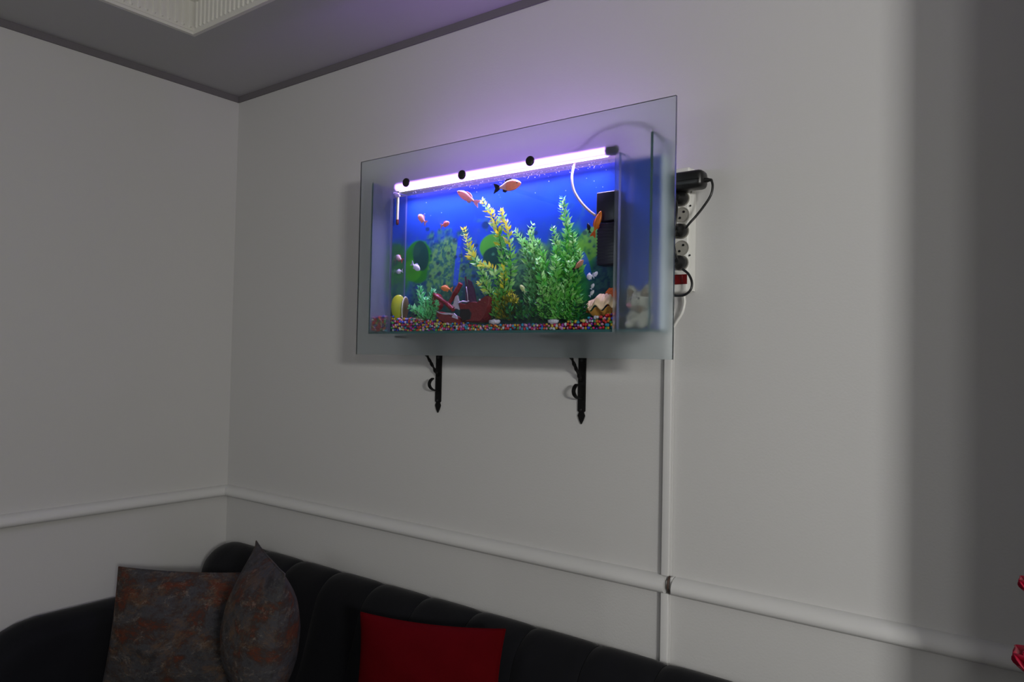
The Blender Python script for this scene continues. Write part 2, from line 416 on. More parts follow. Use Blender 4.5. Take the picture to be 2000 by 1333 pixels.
# frosted border ring
def ring(x0, x1, z0, z1, a0, a1, c0, c1, y0, y1):
    O = [(x0, z0), (x1, z0), (x1, z1), (x0, z1)]; I = [(a0, c0), (a1, c0), (a1, c1), (a0, c1)]
    v = [(x, y0, z) for x, z in O]+[(x, y0, z) for x, z in I]+[(x, y1, z) for x, z in O]+[(x, y1, z) for x, z in I]
    f = []
    for i in range(4):
        j = (i+1) % 4
        f += [(i, j, 4+j, 4+i), (8+j, 8+i, 12+i, 12+j), (j, i, 8+i, 8+j)]
    return MB().add(v, f)
fr = ring(PX0, PX1, PZ0, PZ1, CX0, CX1, AZ0, CZ1, G, G+T).build('frosted_border', M_frost, aq)
fr['label'] = 'frosted glass border'
b = MB().box((CX0, G, AZ0), (CX1, G+T, CZ1)); b.f = [b.f[2], b.f[4]]; b.mi = [0, 0]
vw = b.build('viewing_window', M_clear, aq); vw['label'] = 'clear glass viewing window'
YI = G+T+.0006
def pane(name, x, y0, y1, z0, z1, m, t=.007):
    b = MB().box((x-t/2, y0, z0), (x+t/2, y1, z1))
    b.mi = [1, 1, 1, 0, 1, 0]
    return b.build(name, [m, M_edge if name == 'side_pane' else M_edge2], aq)
pane('side_pane', AX0+.0035, YI, -.10, AZ0+.008, AZ1, M_sidefrost)
pane('side_pane', AX1-.0035, YI, -.10, AZ0+.008, AZ1, M_part2)
pane('partition', CX0-.004, YI, YB-.001, AZ0+.008, 2.10, M_part)
pane('partition', CX1+.012, YI, YB-.001, AZ0+.008, 2.10, M_part2)
MB().box((AX0, YI, AZ0), (AX1, -.10, AZ0+.0075)).build('bottom_pane', M_edge, aq)

# printed back sheet: blue water, lily leaves, mottled stones (a flat print, coloured in the sheet itself)
def print_sheet():
    x0, x1, z0, z1 = AX0+.0075, AX1-.0075, AZ0+.0085, 2.098
    nx, nz = 440, 200
    xs = np.linspace(x0, x1, nx); zs = np.linspace(z0, z1, nz); XX, ZZ = np.meshgrid(xs, zs, indexing='ij')
    rs = np.random.RandomState(3)
    def vnoise(sc, seed):
        r = np.random.RandomState(seed); g = r.rand(200, 200)
        u = (XX*sc) % 199; v = (ZZ*sc) % 199; i = u.astype(int); j = v.astype(int); fu, fv = u-i, v-j
        fu = fu*fu*(3-2*fu); fv = fv*fv*(3-2*fv)
        return (g[i, j]*(1-fu)+g[i+1, j]*fu)*(1-fv)+(g[i, j+1]*(1-fu)+g[i+1, j+1]*fu)*fv
    C = np.zeros((nx, nz, 3)); C[:] = (.009, .052, .36)
    k = vnoise(9, 1)*.5+vnoise(25, 2)*.3
    C *= (.75+.7*k)[..., None]
    # lighter streak of water in the middle
    def ell(px, py, rx, ry, rot=0, soft=.12):
        c = P(px, py, YB); ex = P(px+rx, py, YB).x-c.x; ez = abs(P(px, py-ry, YB).z-c.z)
        dx, dz = XX-c.x, ZZ-c.z; ca, sa = math.cos(rot), math.sin(rot)
        u, v = dx*ca+dz*sa, -dx*sa+dz*ca
        d = np.sqrt((u/ex)**2+(v/ez)**2)
        return np.clip((1-d)/soft+.5, 0, 1)
    def paint(mask, col, a=1):
        m = (mask*a)[..., None]; C[:] = C*(1-m)+np.array(col)*m
    def mottled(mask, c1, c2, sc, a=1, seed=5):
        n_ = vnoise(sc, seed)*.6+vnoise(sc*2.3, seed+1)*.4
        m = (mask*a)[..., None]; t = np.clip((n_-.35)*4, 0, 1)[..., None]
        C[:] = C*(1-m)+(np.array(c1)*(1-t)+np.array(c2)*t)*m
    G1, G2, DK = (.015, .19, .014), (.05, .30, .014), (.004, .05, .035)
    OL = (.05, .13, .06)
    # planting along the foot of the sheet
    zf = np.clip((1.735+.02*vnoise(14, 8)-ZZ)/.05, 0, 1); paint(zf, (.006, .09, .05), .85)
    gm = np.clip((vnoise(22, 41)*.5+vnoise(60, 42)*.35+(1.93-ZZ)*2.6-.42)*5, 0, 1)*np.clip((XX-1.24)/.05, 0, 1)*np.clip((2.12-XX)/.05, 0, 1)
    mottled(gm, (.004, .05, .04), (.05, .19, .04), 120, .75, 45)
    # big leaves at the left; first patch paints their reflection in the pane
    mottled(ell(776, 530, 26, 60, 0, .3), (.01, .14, .03), (.04, .26, .02), 40, .9)
    paint(ell(817, 512, 28, 42, .2), G1); paint(ell(806, 528, 18, 22, 0), G2, .8); paint(ell(822, 500, 15, 30, .25), DK); paint(ell(812, 490, 9, 12), (.02, .1, .05), .4)
    # mottled stones / arches
    mottled(ell(868, 540, 36, 75, -.15), (.02, .12, .09), (.14, .33, .07), 110, .85, 11)
    mottled(ell(905, 560, 26, 60, 0), (.006, .05, .22), (.06, .2, .07), 110, .7, 13)
    paint(ell(893, 520, 5, 60, -.1), (.01, .05, .6), .7)
    paint(ell(880, 588, 45, 30), (.004, .06, .05), .7)
    # lily leaf pair
    paint(ell(962, 482, 26, 25), (.06, .30, .03)); paint(ell(970, 503, 28, 21, -.1), DK); paint(ell(963, 497, 3, 3), (.05, .2, .1))
    # granite stone
    mottled(ell(1042, 545, 46, 78, .1), (.02, .08, .05), (.10, .26, .10), 130, .95, 21)
    mottled(ell(1000, 600, 50, 40), (.003, .03, .04), (.01, .07, .04), 90, .9, 23)
    # greens to the right
    paint(ell(1120, 540, 45, 95, .1, .3), (.025, .22, .035), .85); mottled(ell(1150, 478, 24, 36, -.5), (.06, .22, .04), (.15, .38, .03), 70, .9, 31)
    mottled(ell(1180, 560, 34, 60, 0, .3), (.002, .02, .05), (.02, .08, .06), 110, .9, 33)
    paint(ell(1145, 520, 7, 30, .3), (.015, .06, .5), .7)
    paint(np.clip((XX-2.09)/.01, 0, 1), (.012, .09, .62), .9)
    # dark pebbles scattered over the print
    for px, py, r in [(888, 470, 6), (876, 495, 4), (855, 515, 4), (857, 536, 5), (868, 556, 4), (900, 500, 5), (905, 524, 7), (918, 515, 4), (842, 500, 3), (835, 448, 5), (890, 502, 4), (1142, 455, 6), (1152, 472, 4), (1160, 482, 3), (1128, 460, 5), (1036, 448, 8), (1046, 455, 6), (1040, 470, 6), (948, 440, 9), (1100, 465, 5), (840, 540, 4), (925, 540, 5), (1150, 495, 3), (930, 480, 5), (1168, 540, 6)]:
        paint(ell(px, py, r*.8, r*.8, 0, .5), (.004, .025, .06), .75)
    for _ in range(150):
        px, py = rs.uniform(840, 930), rs.uniform(465, 590); paint(ell(px, py, rs.uniform(1, 2.4), rs.uniform(1, 2.2), 0, .5), (.12, .27, .2), .35)
    me = MB(); b = me
    v = np.stack([XX, np.full_like(XX, YB), ZZ], -1).reshape(-1, 3)
    idx = np.arange(nx*nz).reshape(nx, nz)
    f = np.stack([idx[:-1, :-1], idx[1:, :-1], idx[1:, 1:], idx[:-1, 1:]], -1).reshape(-1, 4)
    b.v = [Vector(p) for p in v]; b.f = [tuple(q) for q in f.tolist()]; b.mi = [0]*len(b.f); b.c = [tuple(c) for c in C.reshape(-1, 3)]
    n0 = len(b.v)
    # the sheet's own thickness (foam backing)
    b.box((x0, YB+.0005, z0), (x1, -.105, z1))
    o = b.build('back_sheet', M_print, aq, colors=True); o['label'] = 'blue printed back sheet with green leaves and mottled stones'
    return o
M_print = mat('printed back sheet', (0, 0, .5), .35, attr='Col', spec=.3)
print_sheet()

# water body
M_water = glass('water', (.93, .97, 1.0), .0, .04)
M_surf = glass('water surface', (.95, .97, 1.0), .12, .5, .12, .6, 120)
WZ = 2.088
b = MB().box((CX0+.002, YI+.0006, AZ0+.009), (CX1+.006, YB-.0012, WZ)); b.mi = [0, 1, 0, 0, 0, 0]
tag(b.build('water', [M_water, M_surf]), 'clear water filling the lit aquarium', 'water', kind='stuff')

# gravel
def gravel():
    import bmesh
    bm = bmesh.new(); bmesh.ops.create_icosphere(bm, subdivisions=1, radius=1); bm.verts.ensure_lookup_table()
    tv = np.array([v.co[:] for v in bm.verts]); tf = np.array([[v.index for v in f.verts] for f in bm.faces]); bm.free()
    pal = [(.85, .03, .04), (.8, .04, .2), (.6, .08, .6), (.8, .4, .85), (.06, .1, .8), (.88, .2, .03), (.88, .55, .05), (.1, .5, .12), (.88, .85, .88), (.88, .8, .88), (.2, .05, .4), (.88, .35, .5), (.05, .42, .65), (.88, .82, .3), (.85, .05, .06)]
    rs = np.random.RandomState(5); V = []; Fc = []; Cc = []
    def top(x):
        return np.interp(x, [1.15, 1.25, 1.34, 1.45, 1.56, 1.7, 1.83, 1.95, 2.02, 2.08, 2.1], [1.684, 1.684, 1.680, 1.668, 1.656, 1.653, 1.653, 1.658, 1.668, 1.678, 1.679])
    k = 0; step = .0086
    for x in np.arange(AX0+.0125, CX1+.002, step):
        if abs(x-(CX0-.004)) < .0085: continue
        for y in np.arange(YI+.006, YB-.006, step):
            z = AZ0+.0125
            while z < top(x)-.002:
                front = y < YI+.0075 or z > top(x)-.02
                if front:
                    r = rs.uniform(.0036, .0058)
                    c = np.array([x+rs.uniform(-.0028, .0028), y+rs.uniform(-.0004, .0018), z+rs.uniform(-.0028, .0028)])
                    s = r*rs.uniform(.75, 1.15, 3); s[1] = min(s[1], .0050)
                    V.append(tv*s+c); Fc.append(tf+k); k += len(tv)
                    col = np.clip(np.array(pal[rs.randint(len(pal))])*rs.uniform(.8, 1.15), 0, .9); Cc.append(np.tile(np.append(col, 1), (len(tv), 1)))
                z += step
    V = np.concatenate(V); Fc = np.concatenate(Fc); Cc = np.concatenate(Cc)
    me = bpy.data.meshes.new('gravel'); me.from_pydata(V.tolist(), [], Fc.tolist())
    a = me.color_attributes.new('Col', 'FLOAT_COLOR', 'POINT'); a.data.foreach_set('color', Cc.astype(np.float32).ravel())
    me.polygons.foreach_set('use_smooth', [True]*len(me.polygons)); me.materials.append(M_gravel)
    o = bpy.data.objects.new('gravel', me); COL.objects.link(o)
    tag(o, 'multicoloured round gravel along the aquarium floor', 'gravel', kind='stuff')
M_gravel = mat('coloured gravel', (.5, .5, .5), .3, attr='Col', trans=.3)
gravel()

# lamp: a tube over the water with black suction cups on the panel
M_tube = emit('lamp tube', (.46, .21, 1.0), 20)
lamp = thing('aquarium_lamp', (1.62, -.185, 2.12), 'glowing violet white lamp tube along the top of the aquarium', 'lamp')
L0, L1 = P(778, 362, -.185), P(1186, 299, -.185)
L0.z = L1.z = (L0.z+L1.z)/2-.003
MB().tube([L0, L0+(L1-L0)*.25, L0+(L1-L0)*.5, L0+(L1-L0)*.75, L1], .0115, 14).build('tube', M_tube, lamp, smooth=True, angle=40)
ax = (L1-L0).normalized()
zl = L0.z-.0125
M_led = emit('led strip', (.64, .46, 1.0), 12)
MB().add([(L0.x, L0.y-.007, zl), (L1.x, L0.y-.007, zl), (L1.x, L0.y+.007, zl), (L0.x, L0.y+.007, zl)], [(0, 3, 2, 1)]).build('led_strip', M_led, lamp)
lt = area('lamp_light', ((L0.x+L1.x)/2, L0.y, zl-.001), (0, 0, 0), (L1.x-L0.x)*.98, .012, 5.4, (.70, .52, 1.0)); lt.data.spread = math.radians(120); lt.parent = lamp; lt.location -= lamp.location
MB().box((L0.x, L0.y-.008, zl+.0005), (L1.x, L0.y+.008, zl+.003)).build('led_backing', M_grey, lamp)
MB().lathe(L0-ax*.018, ax, [(0, .009), (.002, .0115), (.018, .0125)], 14).build('end_cap', M_grey, lamp, smooth=True, angle=40)
MB().lathe(L1, ax, [(0, .0125), (.03, .0125), (.034, .008)], 14).build('end_cap', M_black, lamp, smooth=True, angle=40)
for px, py in ((794, 357), (903, 342), (1036, 315)):
    c = P(px, py, G)
    MB().lathe((c.x, G-.0003, c.z), (0, -1, 0), [(0, .0145), (.003, .0145), (.005, .0135), (.006, .010), (.0065, .004)], 24).build('fixing_cap', M_black, lamp, smooth=True, angle=40)
c = P(1132, 296, -.155)
MB().lathe(c, (-.2, 0, -1), [(0, .014), (.004, .014), (.02, .006), (.03, .004)], 16).build('cord_gland', M_black, lamp, smooth=True, angle=40)
# lamp and pump cords running behind the frosted border
cab = spline([c, P(1165, 262, -.15), P(1205, 246, -.14), P(1250, 243, -.13), P(1285, 262, -.12), P(1298, 300, -.1), P(1301, 370, -.09), P(1296, 430, -.08), P(1286, 470, -.07)], 8)
tag(MB().tube(cab, .0028, 8).build('lamp_cord', M_black, smooth=True), 'dark lamp cord curving behind the frosted top right corner', 'cord')
cab = spline([P(1316, 372, -.075), P(1322, 400, -.075), P(1320, 430, -.08), P(1316, 462, -.08), P(1318, 490, -.075), P(1325, 512, -.072)], 8)
tag(MB().tube(cab, .0033, 8).build('pump_cord', M_black, smooth=True), 'black cord hanging down the left side of the power strip', 'cord')
cab = spline([P(1289, 470, -.09), P(1284, 500, -.09), P(1286, 535, -.09), P(1294, 560, -.09), P(1312, 576, -.09), P(1335, 577, -.088), P(1349, 566, -.085), P(1351, 550, -.082), P(1344, 535, -.08), P(1333, 526, -.078)], 8)
tag(MB().tube(cab, .0034, 8).build('looped_cord', M_black, smooth=True), 'black cord looping round below the red power strip switch', 'cord')

# ------------------------------------------------------------------ filter and air hose
M_filter = mat('dark filter plastic', (.013, .008, .028), .35)
fl = thing('aquarium_filter', tuple(P(1190, 520, -.17)), 'black box-shaped internal filter hanging at the right end of the water', 'filter')
a0 = P(1169, 378, -.185); a1 = P(1169, 520, -.185); xr = CX1-.002
MB().box((a0.x, -.197, a1.z+.118), (xr, -.152, a0.z), bev=.004).build('motor_housing', M_filter, fl, smooth=True, angle=40)
MB().box((a0.x+.004, -.196, a1.z), (xr-.001, -.153, a1.z+.115), bev=.004).build('filter_cartridge', M_filter, fl, smooth=True, angle=40)
for k in range(12):
    z = a1.z+.008+k*.0085
    MB().box((a0.x+.0034, -.1972, z), (xr, -.1525, z+.003)).build('rib', M_filter, fl)
MB().box((a0.x-.0012, -.19, a0.z-.035), (a0.x-.0001, -.18, a0.z-.008)).build('clip', M_whitepl, fl)  # white bar put in for a small white light on the filter
M_hose = mat('milky hose', (.55, .48, .44), .35, trans=.4)
hp = spline([P(1128, 305, -.165), P(1121, 325, -.175), P(1117, 348, -.185), P(1121, 372, -.19), P(1134, 394, -.195), P(1150, 411, -.199), P(1163, 421, -.2005)], 8)
tag(MB().tube(hp, .0036, 10).build('air_hose', M_hose, smooth=True), 'milky white air hose curving down to the filter', 'hose')

# thermometer on the left partition
th = thing('thermometer', tuple(P(766, 436, -.19)), 'thin pale thermometer fixed upright at the left end of the water', 'thermometer')
tx = CX0+.0095
zt, zb = P(767, 388, -.19).z, P(767, 432, -.19).z
MB().tube([(tx, -.2, zb), (tx, -.2, zt)], .0042, 10).build('glass_tube', mat('pale thermometer scale', (.62, .55, .36), .4), th, smooth=True, angle=50)
MB().lathe((tx, -.2, zb-.018), (0, 0, 1), [(0, .003), (.004, .005), (.016, .005), (.0178, .0042)], 12).build('bulb', mat('dark red bulb', (.09, .008, .006), .3), th, smooth=True, angle=50)
MB().lathe((tx-.004, -.2, zt+.004), (1, 0, 0), [(0, .010), (.003, .009), (.008, .005), (.012, .004)], 14).build('suction_cup', mat('clear rubber', (.5, .45, .6), .3, trans=.5), th, smooth=True, angle=50)

# ------------------------------------------------------------------ plants
M_leaf = mat('plastic plant leaf', (.1, .4, .1), .45, attr='Col', trans=.35)
def plant(name, label, stems, leaf, whorl, gap, cols, tipcol=None, seed=1, group='aquarium plants', tipfrac=.25, bush=1.0):
    r = random.Random(seed); fo = MB(); st = MB(); base = None
    for pts in stems:
        path = spline([P(x, y, Yp) for x, y, Yp in pts], 6)
        if base is None: base = path[0].copy()
        st.tube(path, [.0022-.0012*i/(len(path)-1) for i in range(len(path))], 5, col=(.03, .12, .03))
        L = 0; acc = gap*r.random(); tot = sum((path[i+1]-path[i]).length for i in range(len(path)-1)); ph = r.random()*6
        for i in range(len(path)-1):
            seg = path[i+1]-path[i]; l = seg.length; d = seg.normalized(); nn = d.orthogonal().normalized(); bb = d.cross(nn)
            while acc < l:
                p = path[i]+d*acc; t = (L+acc)/tot; ph += .7
                for k in range(whorl):
                    a = ph+2*PI*k/whorl+r.uniform(-.3, .3)
                    o = nn*math.cos(a)+bb*math.sin(a); o.y *= .75
                    dirv = (o+d*r.uniform(.35, 1.0)).normalized()
                    ln = leaf*r.uniform(.65, 1.15)*(1-.4*max(0, t-.7)/.3)*(bush if t < .5 else 1)
                    c = cols[int(r.random()*len(cols))]
                    if tipcol and t > 1-tipfrac*r.uniform(.5, 1.2): c = tipcol[int(r.random()*len(tipcol))]
                    e = p+dirv*ln
                    e.y = min(max(e.y, YI+.003), YB-.003)
                    side = dirv.cross(o+Vector((r.uniform(-.5, .5), r.uniform(-.5, .5), r.uniform(-.5, .5)))).normalized()*ln*.21
                    mid = p.lerp(e, .55); mid.z -= ln*.06
                    ya = lambda q: Vector((q.x, min(max(q.y, YI+.002), YB-.002), q.z))
                    fo.add([p, ya(mid+side), e, ya(mid-side), ya(mid+Vector((0, 0, ln*.05)))], [(0, 1, 4), (0, 4, 3), (1, 2, 4), (4, 2, 3)], c)
                acc += gap*.85*r.uniform(.8, 1.2)
            acc -= l; L += l
    root = thing(name, base, label, 'plant', group)
    st.build('stem', M_leaf, root, colors=True); fo.build('foliage', M_leaf, root, colors=True)['kind'] = 'stuff'
    return root
GR = [(.12, .55, .08), (.2, .66, .09), (.06, .42, .08), (.3, .75, .16)]
GL = [(.40, .80, .22), (.55, .88, .32), (.25, .7, .18)]
YE = [(.85, .75, .06), (.7, .8, .14), (.9, .7, .04)]
OLV = [(.24, .34, .02), (.45, .38, .02), (.08, .22, .04), (.55, .42, .02)]
DG = [(.01, .12, .05), (.02, .2, .06), (.015, .09, .05)]
TQ = [(.2, .75, .32), (.38, .85, .42), (.12, .6, .22)]
plant('water_plant', 'small bright green feathery plant between the yellow-green shell and the wreck', [
    [(836, 624, -.19), (826, 598, -.19), (819, 560, -.19)], [(838, 624, -.195), (842, 600, -.2), (846, 566, -.2)], [(832, 624, -.2), (815, 608, -.205), (800, 600, -.205)],
    [(838, 625, -.2), (832, 600, -.205), (832, 582, -.205)], [(842, 625, -.2), (850, 606, -.205), (852, 588, -.205)], [(832, 626, -.205), (820, 616, -.208), (812, 606, -.208)], [(840, 626, -.205), (845, 612, -.208), (840, 600, -.208)]],
    .021, 5, .0070, TQ, None, 1)
plant('water_plant', 'tall slender plant with yellow leaf tips left of the middle of the tank', [
    [(962, 622, -.175), (945, 540, -.175), (918, 490, -.175), (906, 446, -.178)],
    [(970, 622, -.18), (985, 540, -.18), (972, 450, -.18), (955, 412, -.185), (942, 393, -.188)],
    [(974, 622, -.175), (997, 540, -.18), (993, 460, -.18), (984, 430, -.182), (978, 410, -.185)],
    [(968, 622, -.18), (975, 560, -.19), (960, 525, -.195), (938, 515, -.195)],
    [(968, 622, -.18), (960, 580, -.19), (945, 556, -.195), (933, 550, -.197)],
    [(972, 622, -.18), (985, 560, -.19), (982, 520, -.19)]],
    .026, 5, .0125, GL+GR[:2], YE+GL[:1], 2, tipfrac=.4)
plant('water_plant', 'low olive yellow bush beside the stern of the wreck', [
    [(982+dx*.3, 624, -.18), (982+dx, 604-dy*.4, -.186), (982+dx*1.4, 598-dy, -.19)] for dx, dy in ((-14, 22), (-6, 30), (4, 28), (12, 30), (18, 20), (22, 8), (-4, 10), (8, 12))],
    .020, 5, .0075, OLV, YE[:1]+OLV[:2], 3, tipfrac=.35)
plant('water_plant', 'dense tall green plant clump right of the middle of the tank', [
    [(1098, 624, -.18), (1106, 540, -.175), (1108, 450, -.175), (1102, 415, -.178), (1099, 386, -.18)],
    [(1092, 624, -.18), (1075, 560, -.175), (1060, 500, -.175), (1048, 470, -.178)],
    [(1096, 624, -.18), (1090, 550, -.175), (1086, 480, -.172), (1080, 445, -.172)],
    [(1100, 624, -.18), (1112, 560, -.18), (1120, 490, -.178), (1118, 455, -.178)],
    [(1104, 624, -.18), (1122, 570, -.185), (1132, 520, -.186), (1131, 490, -.186)],
    [(1090, 624, -.19), (1066, 580, -.195), (1056, 530, -.195), (1052, 508, -.196)],
    [(1096, 624, -.19), (1088, 575, -.198), (1086, 530, -.199), (1086, 500, -.2)],
    [(1102, 624, -.19), (1110, 580, -.198), (1112, 540, -.199), (1113, 512, -.199)],
    [(1094, 624, -.195), (1076, 596, -.202), (1066, 575, -.203)], [(1098, 624, -.195), (1090, 592, -.204), (1082, 560, -.205)], [(1102, 624, -.195), (1108, 596, -.204), (1100, 572, -.205)], [(1106, 624, -.195), (1124, 600, -.202), (1132, 580, -.203)]],
    .026, 5, .0100, GR+GL[2:], GL+GR[1:2], 4, tipfrac=.3, bush=1.15)
plant('water_plant', 'pale green leaning plant between the yellow-tipped plant and the dense clump', [
    [(1030, 622, -.17), (1035, 560, -.168), (1030, 500, -.168), (1018, 470, -.17), (1006, 452, -.172)],
    [(1034, 622, -.17), (1046, 560, -.168), (1044, 490, -.168), (1036, 458, -.168), (1040, 440, -.17)],
    [(1032, 622, -.175), (1050, 570, -.172), (1052, 520, -.17), (1040, 490, -.17), (1024, 474, -.172)]],
    .026, 5, .0115, [(.3, .7, .3), (.45, .8, .4), (.16, .55, .2)], GL, 5, tipfrac=.4)
plant('water_plant', 'bushy bright green rosettes in front of the dense plant clump', [
    [(x0, 624, -.196), (x0+dx, 600, -.204), (x0+dx*1.5, y1, -.2055)] for x0, dx, y1 in ((1070, -8, 560), (1080, -4, 545), (1090, 0, 558), (1098, 4, 548), (1106, 7, 562), (1064, -9, 585), (1114, 9, 582), (1086, 2, 580))],
    .021, 5, .0085, GR[1:2]+GR[3:]+GL[2:], GL, 8, tipfrac=.4)
plant('water_plant', 'dark green undergrowth at the foot of the dense plant clump', [
    [(x0, 626, -.195), (x0+dx, 606, -.203), (x0+dx*1.6, 594-dy, -.206)] for x0, dx, dy in ((1000, -5, 0), (1010, 4, 6), (1022, -4, 4), (1032, 6, 8), (1046, -5, 6), (1060, 4, 4), (1074, -3, 2), (1090, 5, 4), (1106, -4, 2), (1120, 5, 6), (1132, 6, 4))],
    .020, 5, .0080, DG+GR[2:3], None, 6)

# ------------------------------------------------------------------ shells and ornaments
# open bivalve, yellow-green
M_lime = mat('yellow-green shell', (.42, .44, .02), .4, var=.35, vscale=40, bump=.1, bscale=60)
M_inner = mat('pearly shell inside', (.6, .6, .5), .3)
c = P(777, 600, -.193)
sh = thing('bivalve_shell', (c.x, c.y, c.z-.045), 'yellow-green oval shell standing at the left end of the gravel', 'shell')
def valve(ctr, X, Y, N, rx, ry, dep, m, name, inner=None):
    g = []
    for i in range(15):
        t = i/14
        row = []
        for k in range(28):
            a = 2*PI*k/28
            row.append(ctr+X*rx*math.cos(a)*math.sin(t*PI/2)*(1+.12*math.sin(a))+Y*ry*math.sin(a)*math.sin(t*PI/2)+N*dep*math.cos(t*PI/2))
        g.append(row)
    b = MB().grid(g, closed_v=True); b.add([p-N*.0 for p in g[-1]], [tuple(range(28))], mi=1 if inner else 0)
    return b.build(name, [m, inner] if inner else m, sh, smooth=True, angle=60)
Xs = Vector((.86, .5, 0)).normalized(); Ns = Vector((.5, -.86, .0)).normalized(); Ys = Vector((.08, 0, 1)).normalized()
valve(c+Vector((0, .0, 0)), Xs, Ys, Ns, .0235, .041, .012, M_lime, 'front_valve')
X2 = Vector((-.33, .94, 0)).normalized()
valve(c+Vector((.020, .013, -.006)), X2*.8, Ys, Vector((.94, .33, 0)).normalized(), .027, .039, .010, mat('brown shell', (.10, .07, .03), .5), 'rear_valve')
tubep = [c+Vector((.020, .013, -.006))+X2*.8*.0272*math.cos(a)*(1+.12*math.sin(a))+Ys*.0392*math.sin(a) for a in [2*PI*k/30 for k in range(31)]]
MB().tube(tubep, .0022, 6).build('lip', M_inner, sh, smooth=True)

# giant clam with ruffled lips
M_clam = mat('cream clam shell', (.92, .62, .36), .5, var=.18, vscale=60, bump=.15, bscale=120)
M_clamin = mat('amber clam inside', (.55, .25, .05), .4)
c = P(1175, 602, -.184)
cl = thing('clam_shell', (c.x, c.y, c.z-.02), 'cream ruffled clam shell on the gravel at the right end', 'shell')
def clam_valve(kind, name, m):
    g = []; n = 64
    for i in range(17):
        t = i/16; row = []
        for k in range(n+1):
            a = PI*(1-k/n); sa = math.sin(a)
            wav = math.cos(7*a)*.0075*(.45+.55*sa)*(1-t)**.8
            rib = .0035*math.cos(14*a)*math.sin(PI*min(1, t*1.1+.1))
            frill = .0022*abs(math.sin(t*PI*3.5))*(1 if math.cos(14*a) > 0 else -.3)
            x = math.cos(a)*(.045+rib*.6+frill)*(1-.45*t*t)
            if kind > 0:
                z = wav+(.037+rib+frill)*math.sin(t*PI/2)*(.35+.65*sa); y = -.0195*(1-t**1.6)*(.35+.65*sa)+.018*t
            else:
                z = wav*.9-.004-.022*math.sin(t*PI/2)*(.3+.7*sa); y = -.014*(1-t)*(.35+.65*sa)+.018*t
            row.append(c+Vector((x, y, z+.003*math.cos(a))))
        g.append(row)
    o = MB().grid(g).build(name, m, cl, smooth=True)
    so = o.modifiers.new('thickness', 'SOLIDIFY'); so.thickness = .002
    return o
clam_valve(1, 'upper_valve', M_clam)
clam_valve(-1, 'lower_valve', M_clamin)
# orange fan behind the clam
c = P(1193, 596, -.158); M_or = mat('orange coral', (.75, .13, .02), .55, bump=.3, bscale=200)
fan = []
for k in range(9): a = PI*(.15+.7*k/8); fan.append(c+Vector((math.cos(a)*.022, 0, .012+math.sin(a)*.034*(1+.08*(k % 2)))))
ob = MB().slab([c+Vector((-.004, 0, -.03)), c+Vector((.004, 0, -.03))]+fan, (0, .005, 0)).build('coral_fan', M_or)
tag(ob, 'orange-red coral fan behind the cream clam shell', 'coral')
# bleached coral stones lying on the gravel
M_bone = mat('bleached coral', (.7, .62, .72), .6, bump=.4, bscale=150)
for (px, py, rx, rz, lb) in ((966, 629, .020, .008, 'lavender white flat coral stone right of the wreck'), (1080, 628, .018, .008, 'pale lavender coral stone below the dense plant clump'), (812, 612, .012, .011, 'dark blue violet stone between shell and feathery plant')):
    c = P(px, py, -.197); b = MB().ball(c, (rx, .010, rz), n=14, m=9)
    for i, v in enumerate(b.v):
        d = v-c; s = 1+.22*math.sin(d.x*420+px)*math.cos(d.z*510)+.1*math.sin(i*2.3); b.v[i] = c+Vector((d.x*s, d.y, d.z*s))
    tag(b.build('coral_stone', M_bone if px != 812 else mat('dark blue stone', (.02, .02, .07), .5), smooth=True), lb, 'stone')

# shipwreck ornament
M_wreck = mat('dark red resin', (.20, .006, .014), .45, bump=.35, bscale=130, var=.45, vscale=50)
M_crust = mat('white crust', (.62, .5, .68), .6, bump=.4, bscale=160)
M_hole = mat('dark wreck interior', (.012, .006, .012), .8)
wr = thing('shipwreck_ornament', tuple(P(900, 630, -.185)), 'dark red broken ship wreck ornament on the gravel', 'ornament')
YW = -.19
def W(x, y, Yp=YW): return P(x, y, Yp)
# stern half of the hull: outline swept front-to-back with a bulging side
def hull(outline, y0, y1, name, bulge=.006, m=M_wreck):
    o0 = [W(x, y, y0) for x, y in outline]; cc = sum(o0, Vector())/len(o0); g = []
    for k in range(7):
        t = k/6; s = 1-.10*(abs(2*t-1))**2.2
        g.append([Vector((cc.x+(p.x-cc.x)*s, y0+(y1-y0)*t, cc.z+(p.z-cc.z)*s)) for p in o0])
    b = MB().grid(g, closed_v=True); n = len(o0); b.add(g[0], [tuple(range(n))]); b.add(g[-1], [tuple(range(n))[::-1]])
    return b.build(name, m, wr, smooth=True, angle=45)
hull([(893, 592), (906, 594), (920, 589), (932, 590), (942, 582), (950, 576), (956, 578), (957, 590), (953, 606), (946, 622), (938, 630), (912, 630), (900, 628), (898, 616), (896, 604)], -.203, -.158, 'stern_hull')
hull([(898, 604), (915, 604), (920, 612), (918, 624), (904, 627), (897, 618)], -.2055, -.2, 'hull_breach', m=M_hole)
hull([(850, 608), (856, 612), (870, 614), (884, 618), (895, 622), (893, 632), (868, 632), (857, 626), (851, 617)], -.207, -.16, 'bow_hull')
hull([(843, 584), (848, 573), (852, 580), (853, 598), (848, 606), (844, 598)], -.203, -.17, 'bow_plank')
MB().tube([W(847, 575, -.2), W(862, 586, -.2), W(872, 593, -.2), W(886, 605, -.2)], [.0065, .0075, .008, .0085], 8).build('fallen_beam', M_wreck, wr, smooth=True, angle=50)
MB().tube([W(875, 597, -.193), W(883, 584, -.193), W(886, 578, -.193), W(887, 577, -.193), W(894, 565, -.193), W(895, 563, -.193), W(899, 556, -.193), W(900, 554, -.193)], [.0058, .0060, .0062, .0078, .0080, .0068, .0076, .0070], 10).build('broken_mast', M_wreck, wr, smooth=True, angle=45)
